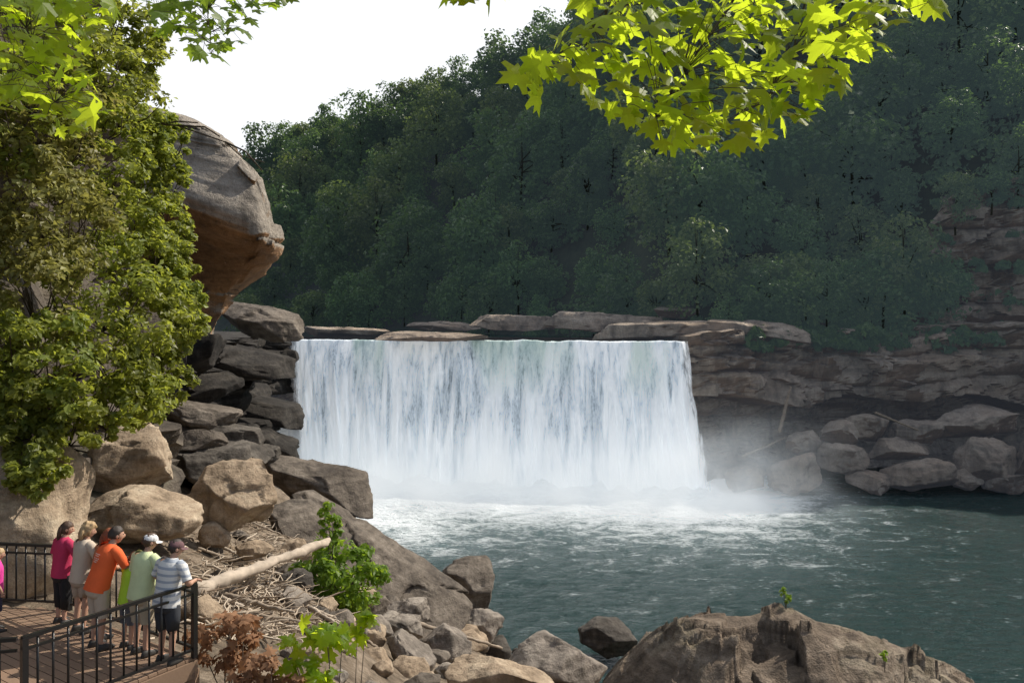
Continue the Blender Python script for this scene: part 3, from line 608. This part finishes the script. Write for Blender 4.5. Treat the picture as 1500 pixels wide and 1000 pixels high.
# ------------------------------------------------------------------ overhanging branches
def inpoly(x,y,pg):
    r=False;n=len(pg)
    for i in range(n):
        x1,y1=pg[i];x2,y2=pg[(i+1)%n]
        if (y1>y)!=(y2>y) and x<(x2-x1)*(y-y1)/(y2-y1)+x1: r=not r
    return r
def branch(name,poly,n,Yr,size,limbs,label,seed,mat='maple_leaf',thick=.014,gap=14):
    rr=random.Random(seed); rg=np.random.default_rng(seed); xs_=[p[0] for p in poly]; ys_=[p[1] for p in poly]
    root=Vector(P(*limbs[0][0])); r=empty(name,root); tag(r,label,'branch')
    lb=MB(); nodes=[]
    for L in limbs:
        pts=[P(*a)-root for a in L]; dn=[]
        for a,b in zip(pts[:-1],pts[1:]):
            for k in range(6): dn.append(a.lerp(b,k/6)+Vector((rr.uniform(-1,1),rr.uniform(-1,1),rr.uniform(-1,1)))*.008)
        dn.append(pts[-1]); rad=[thick*(1-.85*i/len(dn)) for i in range(len(dn))]
        lb.add(*tube(dn,rad,6)); nodes+=dn
    pos=[];tries=0;px_=[]
    while len(pos)<n and tries<20000:
        tries+=1; x=rr.uniform(min(xs_),max(xs_)); y=rr.uniform(min(ys_),max(ys_))
        if inpoly(x,y,poly) and all((x-a)**2+(y-b)**2>gap**2 for a,b in px_):
            px_.append((x,y)); pos.append(P(x,y-12,rr.uniform(*Yr))-root)
    for p in pos:
        q=min(nodes,key=lambda a:(a-p).length); m=q.lerp(p,.5)+Vector((0,0,.03)); lb.add(*tube([q,m,p],[.003,.0025,.002],4))
    pos=np.array([tuple(p) for p in pos])
    N=rg.normal(size=pos.shape)*.55+np.array([.25,-.45,.75]); Dn=rg.normal(size=pos.shape)*np.array([.7,.5,.35])+np.array([0,-.1,-.55])
    V,f,k=scatter(ML,pos,N,Dn,rg.uniform(.65,1.2,len(pos))*size)
    obj('leaves',V,f,M[mat],r,False,var=np.repeat(rg.uniform(0,1,len(pos)),k)); lb.build('limb',M['bark'],r)
    return r
branch('maple_branch',[(745,125),(790,80),(850,28),(860,-60),(1400,-60),(1362,15),(1308,40),(1295,80),(1232,100),(1238,138),(1182,140),(1192,182),(1130,190),(1095,234),(1050,213),(1005,231),(950,211),(925,174),(875,158),(830,124),(782,148)],380,(4.3,5.8),.18,
 [[(1260,-330,5.2),(1150,-120,5.),(1060,20,5.3),(1000,110,5.2),(960,170,5.2)],[(1150,-120,5.),(980,-40,5.2),(870,40,5.2),(790,100,5.2)],[(1150,-120,5.),(1180,0,5.3),(1160,80,5.3),(1120,150,5.3)],[(1260,-330,5.2),(1260,-120,5.3),(1280,-10,5.3),(1240,70,5.3)]],
 'backlit maple branch with yellow green leaves hanging at top right',31,gap=12)
branch('maple_branch',[(635,-40),(755,-40),(740,0),(690,14),(648,4)],26,(4.4,5.2),.18,[[(760,-330,5.),(720,-120,4.9),(690,-10,4.8)]],'few maple leaves dipping in at the top centre',32,gap=10)
branch('maple_branch',[(-30,-40),(185,-40),(165,30),(110,90),(150,170),(80,210),(60,150),(-30,180)],170,(5.2,7.),.18,[[(-200,-250,6.),(-60,-60,6.),(40,40,5.8),(80,150,5.8)],[(-60,-60,6.),(60,-30,6.),(150,10,6.)]],'sunlit maple branch filling the top left corner',33,gap=12)
branch('maple_branch',[(180,-40),(445,-40),(440,10),(370,20),(365,70),(310,95),(285,80),(240,60),(215,30)],120,(6.,7.5),.16,[[(300,-330,6.6),(310,-120,6.6),(300,-20,6.5),(310,80,6.5)],[(310,-120,6.6),(400,-40,6.6),(430,0,6.6)],[(310,-120,6.6),(220,-20,6.6)]],'darker maple spray hanging left of centre in front of the sky',34,mat='bright_leaf',gap=11)
# bare twigs over the overhanging rock
tb=MB(); b0=P(190,178,22)
for L in ([(190,178),(260,184),(330,208),(352,228),(388,238)],[(260,184),(300,186),(322,200)],[(330,208),(360,222),(384,250)],[(230,182),(262,178),(290,180)]):
    tb.add(*tube([P(x,y,22)-b0 for x,y in L],[.03-.005*i for i in range(len(L))],5))
tag(tb.build('bare_twig',M['bark'],loc=b0),'bare crooked twig reaching out over the overhanging rock','twig')
# ------------------------------------------------------------------ driftwood
def log(a,b,r,mat,label,name='driftwood_log',group=None,seed=0,cat='log'):
    rr=random.Random(seed); a=Vector(a);b=Vector(b); pts=[];L=(b-a).length
    for i in range(25):
        q=a.lerp(b,i/24); pts.append(q-a+Vector((rr.uniform(-1,1),rr.uniform(-1,1),rr.uniform(-1,1)))*r*.14)
    V,f=tube(pts,[r*(1-.4*i/24)*rr.uniform(.84,1.12) for i in range(25)],16)
    V=[v+Vector((fr(v*4,4),fr(v*4+Vector((9,0,0)),4),fr(v*4+Vector((0,9,0)),4)))*r*.3 for v in V]
    return tag(obj(name,V,f,M[mat],loc=a),label,cat,group)
log(P(283,866,19.4),P(482,792,26),.18,'driftwood','large bleached log lying across the driftwood pile',seed=1)
rr=random.Random(12)
for i in range(34):
    q=hit(rr.uniform(285,500),rr.uniform(765,915)); a=rr.uniform(-.7,1.1); L=rr.uniform(.8,2.4)
    d=Vector((math.cos(a)*L,math.sin(a)*L,0)); e=q+d; e.z=hb(e.x,e.y)+rr.uniform(.1,.45)
    log(q+Vector((0,0,.15)),e,rr.uniform(.035,.085),rr.choice(['driftwood','drift2']),'thick driftwood branch in the pile beyond the railing','driftwood_branch','driftwood branches in the pile',20+i,'driftwood')
for i,(a,b,r,l) in enumerate([((1142,632,92),(1158,566,95),.22,'dead trunk leaning against the right cliff'),((1088,668,92),(1152,640,93),.14,'pale log lying low beside the right cliff'),((1282,604,93),(1345,630,92),.14,'log lying among the right talus boulders'),((585,905,33),(735,948,38),.10,'thin bent driftwood pole among the boulders by the water')]):
    log(P(*a),P(*b),r,'drift2',l,seed=40+i)
st=MB(); sva=[]
for i in range(1250):
    q=hit(rr.gauss(385,62),rr.uniform(762,945))
    if q is None or q.y<14: continue
    a=rr.uniform(0,6.28); L=rr.uniform(.15,1.3)*rr.uniform(.4,1); d=Vector((math.cos(a)*L,math.sin(a)*L,rr.uniform(-.1,.25))); r=rr.uniform(.008,.034)
    q=q+Vector((0,0,rr.uniform(.02,.2))); j=lambda: Vector((rr.uniform(-.06,.06),rr.uniform(-.06,.06),rr.uniform(-.05,.05)))
    V,f=tube([q,q+d*.35+j(),q+d*.7+j(),q+d],[r,r*rr.uniform(.8,1.2),r*.8,r*.4],5); st.add(V,f); sva+=[rr.random()**1.1]*len(V)
tag(st.build('driftwood_sticks',M['sticks'],var=sva),'tangle of small driftwood sticks on the near bank','driftwood',kind='stuff')
# ------------------------------------------------------------------ deck and railings
DZ=15.1; A=Vector((-5.92,9.62)); B=Vector((-4.62,11.65)); Cc=Vector((-7.55,13.55)); Dd=Vector((-11.,14.0)); E=Vector((-11.,8.5))
poly=[A,B,Cc,Dd,E]; ev=(Cc-B).normalized(); nv=Vector((-ev.y,ev.x)); nv=nv if nv.y>0 else -nv
rd=empty('viewing_deck',(-7.6,11.4,DZ)); tag(rd,'brown plank viewing deck in the lower left corner','deck')
db=MB(); va=[]; bw=.145
def cut(off):
    xs_=[]
    for a,b in zip(poly,poly[1:]+poly[:1]):
        da=(a-B).dot(nv)-off; dbb=(b-B).dot(nv)-off
        if da*dbb<0: q=a.lerp(b,da/(da-dbb)); xs_.append((q-B).dot(ev))
    return (min(xs_),max(xs_)) if len(xs_)>=2 else None
o=1.2
while o>-6:
    c=cut(o)
    if c and c[1]-c[0]>.2:
        m=B+nv*o+ev*((c[0]+c[1])/2); db.add(*box((m.x+7.6,m.y-11.4,-.02+random.uniform(-.002,.002)),(c[1]-c[0],bw-.012,.04),math.atan2(ev.y,ev.x))); va+=[random.random()]*8
    o-=bw
db.build('deck_boards',M['deck'],rd,False,var=va)
fb=MB()
for a,b in zip(poly,poly[1:]+poly[:1]):
    m=(a+b)/2; fb.add(*box((m.x+7.6,m.y-11.4,-.17),((b-a).length,.06,.24),math.atan2((b-a).y,(b-a).x)))
fb.build('fascia_beam',M['deck'],rd,False,var=[.3]*len(fb.v))
for p in poly[:3]: 
    V,f=box((p.x*.97-.2+7.6,p.y-11.4,-1.0),(.16,.16,1.6)); obj('support_post',V,f,M['deck'],rd,False,var=[.2]*8)
def railing(a,b,nbal,label,posts=(1,1)):
    r=empty('railing',(a.x,a.y,DZ)); tag(r,label,'railing'); d=b-a; L=d.length; an=math.atan2(d.y,d.x); mid=d/2
    V,f=box((mid.x,mid.y,1.07),(L,.055,.045),an); obj('top_rail',V,f,M['metal'],r,False)
    V,f=box((mid.x,mid.y,.12),(L,.04,.035),an); obj('bottom_rail',V,f,M['metal'],r,False)
    V,f=box((mid.x,mid.y,.93),(L,.035,.03),an); obj('middle_rail',V,f,M['metal'],r,False)
    for k,on in enumerate(posts):
        if on:
            q=d*(.012 if k==0 else .988); V,f=box((q.x,q.y,.53),(.07,.07,1.075),an); obj('post',V,f,M['metal'],r,False)
    pr=None
    for i in range(nbal):
        q=d*((i+1)/(nbal+1))
        if pr is None: V,f=tube([(0,0,.12),(0,0,1.06)],.0155,8); pr=obj('baluster',V,f,M['metal'],r); pr.location=(q.x,q.y,0)
        else: c=pr.copy(); C.objects.link(c); c.parent=r; c.location=(q.x,q.y,0)
railing(A,B,12,'black steel railing nearest the camera along the deck front')
railing(B+(Cc-B)*.02,Cc,18,'black steel railing the visitors lean on',(0,1))
railing(Cc+(Dd-Cc)*.02,Dd,18,'black steel railing section at the far left behind the pink child',(0,1))
railing(A+(E-A)*.01,E,26,'black steel railing turning left out of the picture',(0,1))
# ------------------------------------------------------------------ people
def skin(verts,edges,rad,sub=2):
    me=bpy.data.meshes.new('tmp'); me.from_pydata([tuple(v) for v in verts],edges,[]); ob=bpy.data.objects.new('tmp',me); C.objects.link(ob)
    m=ob.modifiers.new('s','SKIN'); m.branch_smoothing=.4
    for i,r in enumerate(rad):
        d=me.skin_vertices[0].data[i]; d.radius=r if isinstance(r,tuple) else (r,r); d.use_root=(i==0)
    s=ob.modifiers.new('u','SUBSURF'); s.levels=sub; s.render_levels=sub
    dg=bpy.context.evaluated_depsgraph_get(); dg.update(); e=bpy.data.meshes.new_from_object(ob.evaluated_get(dg))
    V=[v.co.copy() for v in e.vertices]; Fc=[list(p.vertices) for p in e.polygons]
    bpy.data.objects.remove(ob); bpy.data.meshes.remove(e); return V,Fc
def sphere(nu=20,nv_=14):
    V=[];Fc=[]
    for j in range(nv_+1):
        ph=math.pi*j/nv_
        for i in range(nu):
            th=2*math.pi*i/nu; V.append(Vector((math.sin(ph)*math.cos(th),math.sin(ph)*math.sin(th),math.cos(ph))))
    for j in range(nv_):
        for i in range(nu): Fc.append([j*nu+i,(j+1)*nu+i,(j+1)*nu+(i+1)%nu,j*nu+(i+1)%nu])
    return V,Fc
def cloth(name,col,stripe=None):
    g=G(name); c=g.mix(g.noise(g.pos(),6,3),tuple(x*.82 for x in col),tuple(min(1,x*1.12) for x in col))
    if stripe:
        tc=g.n('TexCoord'); s=g.n('SeparateXYZ',{0:tc.outputs['Object']}); sn=g.math('SINE',g.math('MULTIPLY',s.outputs[2],stripe[1]))
        c=g.mix(g.maprange(sn,.25,.45),c,stripe[0])
    b=g.n('Bump',{'Height':g.noise(g.pos((1,1,.5)),14,4),'Strength':.5,'Distance':.02})
    return g.done(g.n('BsdfPrincipled',{'Base Color':c,'Roughness':.85,'Normal':b.outputs[0]}).outputs[0])
SKM=plain('skin',(.50,.29,.20),.55,var=.06); EYE=plain('eye_dark',(.02,.015,.012),.2); SHOE=plain('dark_shoe',(.03,.028,.026),.6)
HAIR={k:plain('hair_'+k,c,.6,var=.3,sc=30) for k,c in {'brown':(.075,.04,.022),'auburn':(.22,.065,.025),'blonde':(.42,.29,.15),'dark':(.035,.024,.017)}.items()}
def person(label,foot,rz,height,shirt,pants,hem,hair,style='short',cap=None,lean=.14,arms=('rail','rail'),reach=.40,sleeve=.55,turn=0.,wide=1.,bare=True,skirt=0,tilt=.25):
    k=height/1.75; r=empty('person',foot,rz); tag(r,label,'person',None)
    cl,sn=math.cos(lean),math.sin(lean)
    def U(v):
        v=Vector(v); y,z=v.y,v.z-.92; return Vector((v.x,y*cl+z*sn,.92+z*cl-y*sn))*k
    def Lw(v): return Vector(v)*k
    sh={s:U((s*.185*wide,0,1.425)) for s in(-1,1)}; el={};wr={};pa={};ff={};cc={}
    for s,mode in zip((-1,1),arms):
        if mode=='rail': w_=Vector((s*.20,reach-.075,1.115)); p=Vector((s*.19,reach,1.115)); pole=Vector((s*.7,-.3,-.8)); ff[s]=Vector((0,1,0)); cc[s]=Vector((0,0,-1))
        else: w_=sh[s]+Vector((s*.07,.06,-.53))*k; p=w_+Vector((0,.015,-.075))*k; pole=Vector((s*.3,-1,0)); ff[s]=Vector((0,.15,-1)).normalized(); cc[s]=Vector((-s,0,0))
        a=sh[s]; dv=w_-a; d=dv.length; l1=.30*k; l2=.27*k
        if d>l1+l2-.002: l1=l2=(d/2+.004)
        aa=(l1*l1-l2*l2+d*d)/(2*d); hh=math.sqrt(max(0,l1*l1-aa*aa)); dn=dv/d; pp_=(pole-dn*pole.dot(dn)).normalized()
        el[s]=a+dn*aa+pp_*hh; wr[s]=w_; pa[s]=p
    hd=U((0,.045,1.625))
    V=[Lw((0,0,.94)),U((0,0,1.12)),U((0,-.005,1.32)),U((0,.0,1.45)),U((0,.03,1.54)),hd]; rad=[(.135*k*wide,.10*k),(.125*k*wide,.09*k),(.14*k*wide,.095*k),.06*k,.05*k,.055*k]; ed=[(0,1),(1,2),(2,3),(3,4),(4,5)]
    for s in(-1,1):
        b=len(V); V+=[sh[s],el[s],wr[s],pa[s]]; rad+=[.058*k,.043*k,.029*k,(.036*k,.02*k)]; ed+=[(2,b),(b,b+1),(b+1,b+2),(b+2,b+3)]
        b=len(V); V+=[Lw((s*.095*wide,0,.88)),Lw((s*.105,.015,.50)),Lw((s*.11,-.02,.10)),Lw((s*.13,.12,.04))]; rad+=[.088*k*wide,.058*k,.036*k,.03*k]; ed+=[(0,b),(b,b+1),(b+1,b+2),(b+2,b+3)]
    body=MB(); body.add(*skin(V,ed,rad))
    for s in(-1,1):
        side=Vector((1,0,0)) if abs(ff[s].y)>.5 else Vector((0,1,0))
        for j,(o_2,ln) in enumerate([(-.03,.8),(-.01,.95),(.01,1.),(.03,.9)]):
            b=pa[s]+side*o_2*k; f_=ff[s]*k; c_=cc[s]*k
            body.add(*tube([b,b+f_*.045*ln+c_*.002,b+f_*.068*ln+c_*.022,b+f_*.062*ln+c_*.05*ln],[.0095*k,.009*k,.008*k,.006*k],6))
        b=pa[s]-side*(s if abs(ff[s].y)>.5 else -1)*.03*k-ff[s]*.03*k; f_=ff[s]*k;c_=cc[s]*k
        body.add(*tube([b,b-side*(s if abs(ff[s].y)>.5 else -1)*.018*k+f_*.02+c_*.012,b+f_*.045+c_*.035],[.011*k,.010*k,.007*k],6))
    hm=Matrix.Rotation(turn,3,'Z')@Matrix.Rotation(-tilt,3,'X')
    def hp(v): return hd+hm@(Vector(v)*k)
    sv,sf=sphere()
    hv=[]
    for v in sv:
        x,y,z=v.x*.076,v.y*.098,v.z*.118
        if z<0: x*=1+z*2.6; y=y*(1+z*1.2)+(.012 if y>0 else .02)*(-z/.118)
        if y>.05 and abs(x)<.02 and -.045<z<.015: y+=.022*(1-abs(x)/.02)
        if y>.05 and .012<z<.035 and .015<abs(x)<.05: y-=.008
        if y>.05 and -.075<z<-.055 and abs(x)<.03: y-=.005
        hv.append(hp((x,y,z)))
    body.add(hv,sf)
    for s in(-1,1):
        body.add([hp((s*.078+v.x*.012,-.005+v.y*.022,-.005+v.z*.032)) for v in sv],sf)
    body.build('body',SKM,r)
    for s in(-1,1):
        v2,f2=sphere(8,6); obj('eye',[hp((s*.032+v.x*.011,.083+v.y*.008,.018+v.z*.008)) for v in v2],f2,EYE,r)
    # hair
    if hair:
        hb_=MB(); v3,f3=sphere(28,20); out=[]
        for v in v3:
            n_=.012*fr(v*(5 if style!='curly' else 3.5),3)*(3 if style=='curly' else 1); g_=1.1+(.16 if style=='curly' else 0)
            q=Vector((v.x*.079*g_,v.y*.101*g_-.010,v.z*.121*g_+.004))+v*n_
            lowcut=-.05 if style=='short' else -.09
            if (q.y>.035 and q.z<.055) or q.z<lowcut: q=Vector((v.x*.066,v.y*.086-.004,v.z*.10))
            out.append(hp(q))
        hb_.add(out,f3)
        if style in('long','pony','curly'):
            W={'long':.075,'pony':.03,'curly':.10}[style]; ln={'long':.22,'pony':.20,'curly':.16}[style]
            hb_.add(*loft([((0,-.075,.06),W*.5,.03,hp),((0,-.098,.0),W,.04,hp),((0,-.10,-.07),W*1.05,.042,hp),((.0,-.092,-ln*.75),W*.95,.036,hp),((0,-.08,-ln),W*.45,.02,hp)],14,True,True))
        hb_.build('hair',HAIR[hair],r)
    if cap:
        cm=cloth('cap_cloth',cap); cb=MB(); v3,f3=sphere(24,16)
        cb.add([hp((v.x*.088,v.y*.110-.005,.035+max(v.z,-.06)*.092)) for v in v3],f3)
        br=[]; 
        for j in range(4):
            for i in range(11):
                a=(i/10-.5)*2.3; rr_=.10+.075*j/3*math.cos(a*.62); br.append(hp((math.sin(a)*(.086+.004*j),math.cos(a)*rr_+.0,.034-.012*j/3-.02*abs(math.sin(a))*j/3)))
        cb.add(br,[[j*11+i,j*11+i+1,(j+1)*11+i+1,(j+1)*11+i] for j in range(3) for i in range(10)])
        cb.build('cap',cm,r)
    # shirt
    sm=shirt; sb=MB(); w_=wide
    rings=[((0,-.005,.83),.188*w_,.142*w_),((0,-.005,.92),.186*w_,.140*w_),((0,-.004,1.05),.172*w_,.132*w_),((0,0,1.18),.172*w_,.130*w_),((0,0,1.30),.188*w_,.130*w_),((0,0,1.38),.196*w_,.118*w_),((0,.0,1.435),.165*w_,.095),((0,.005,1.475),.095,.075),((0,.012,1.50),.066,.062)]
    rings=[((c[0]+.006*fr((c[2]*9,height*7,1)),c[1],c[2]),a,b,U) for c,a,b in rings]; sb.add(*loft(rings,22))
    for s in(-1,1):
        a=sh[s]; e=a.lerp(el[s],min(1,sleeve*1.5)); pts=[a+Vector((-s*.06,0,.005))*k,a.lerp(el[s],.12),a.lerp(el[s],.5*min(1,sleeve*1.5)),e]; rr2=[.075*k,.077*k,.069*k,.066*k]
        if sleeve>1: pts+=[el[s].lerp(wr[s],.5),el[s].lerp(wr[s],.95)]; rr2=[.075*k,.072*k,.06*k,.056*k,.048*k,.042*k]
        sb.add(*tube(pts,rr2,12,False))
    sb.build('shirt',sm,r)
    pb=MB(); pb.add(*loft([((0,-.003,.99),.160*w_,.122*w_,Lw),((0,-.008,.90),.178*w_,.135*w_,Lw),((0,-.008,.82),.180*w_,.138*w_,Lw),((0,0,.76),.165*w_,.12*w_,Lw)],20,True,True))
    for s in(-1,1):
        fl=.092 if hem>.3 else .062
        pb.add(*tube([Lw((s*.09*w_,0,.86)),Lw((s*.098*w_,.005,.70)),Lw((s*.104,.012,max(hem,.50)))]+([Lw((s*.108,-.005,.28)),Lw((s*.11,-.018,hem))] if hem<.45 else [Lw((s*.106,.012,hem))]),([.098*k*w_,.096*k*w_,.088*k]+([.066*k,.058*k] if hem<.45 else [.09*k])),14,False))
    pb.build('trousers' if hem<.45 else 'shorts',pants,r)
    for s in(-1,1):
        sp=MB(); c=Lw((s*.122,.045,.0))
        sp.add(*loft([((s*.122,.045,.002),.046,.138,Lw),((s*.122,.045,.03),.05,.142,Lw),((s*.120,.03,.06),.044,.115,Lw),((s*.114,-.01,.10),.042,.06,Lw)],16,True,True))
        sp.build('shoe',SHOE,r)
    return r,U,k
def at(tt,off):
    q=B+ev*tt-nv*off; return (q.x,q.y,DZ)
rz0=-math.atan2(nv.x,nv.y)
person('man in a white and grey striped polo and dark cap at the railing corner',at(.16,.36),rz0+.1,1.74,cloth('striped_polo',(.70,.70,.68),((.36,.40,.46),70.)),cloth('dark_shorts',(.035,.04,.05)),.50,'dark','short',cap=(.15,.08,.085),lean=.16,reach=.36,wide=1.12,turn=-.5)
person('man in a pale yellow green shirt, khaki shorts and white cap',at(.72,.40),rz0+.05,1.76,cloth('pale_lime_shirt',(.62,.70,.40)),cloth('khaki_shorts',(.42,.35,.25)),.48,'brown','short',cap=(.72,.72,.72),lean=.14,reach=.40,wide=1.12,sleeve=.62,turn=-.35)
person('child in a lime green shirt standing between orange and pale green shirts',at(1.12,.37),rz0,1.42,cloth('lime_shirt',(.46,.70,.04)),cloth('grey_shorts',(.10,.10,.11)),.46,'brown','short',lean=.14,reach=.37,turn=-.4)
rp,U,k=person('person in an orange printed T-shirt and tan shorts leaning to the railing',at(1.48,.62),rz0-.1,1.82,cloth('orange_shirt',(.80,.13,.03)),cloth('tan_shorts',(.50,.42,.33)),.47,'dark','short',lean=.32,reach=.62,wide=1.08,sleeve=.6,turn=-.3,tilt=.1)
pm=MB()
for z,x0,x1 in((1.33,-.07,.07),(1.305,-.05,.05),(1.27,-.075,-.02),(1.27,-.005,.03),(1.27,.045,.075),(1.245,-.06,-.03),(1.245,-.01,.06),(1.22,-.045,.04)):
    V=[U((x,-.128*1.08*math.sqrt(max(0,1-(x/.22)**2))-.012,zz)) for zz in(z,z+.013) for x in np.linspace(x0,x1,5)]
    pm.add(V,[[i,i+1,i+6,i+5] for i in range(4)])
pm.build('shirt_print',plain('pale_print',(.75,.55,.45)),rp)
person('woman with auburn ponytail behind the orange shirt',at(1.86,.40),rz0-.1,1.68,cloth('rust_top',(.45,.16,.07)),cloth('blue_shorts',(.12,.13,.16)),.55,'auburn','pony',lean=.2,reach=.40,turn=-.5)
person('woman with curly blonde hair in a beige top',at(2.32,.42),rz0,1.70,cloth('beige_top',(.55,.46,.36)),cloth('beige_shorts',(.42,.33,.25)),.60,'blonde','curly',lean=.12,reach=.42,turn=-.4)
person('woman in a crimson shirt and black leggings at the far end',at(2.92,.40),rz0-.05,1.64,cloth('crimson_shirt',(.50,.03,.10)),cloth('black_leggings',(.015,.015,.017)),.28,'brown','long',lean=.06,reach=.40,arms=('down','rail'),turn=-.5,wide=1.05)
person('child in a bright pink shirt cut off by the left edge',(-8.16,12.6,DZ),rz0-.3,1.30,cloth('bright_pink_shirt',(.70,.05,.32)),cloth('navy_shorts',(.03,.03,.06)),.45,'blonde','long',lean=.02,arms=('down','down'))
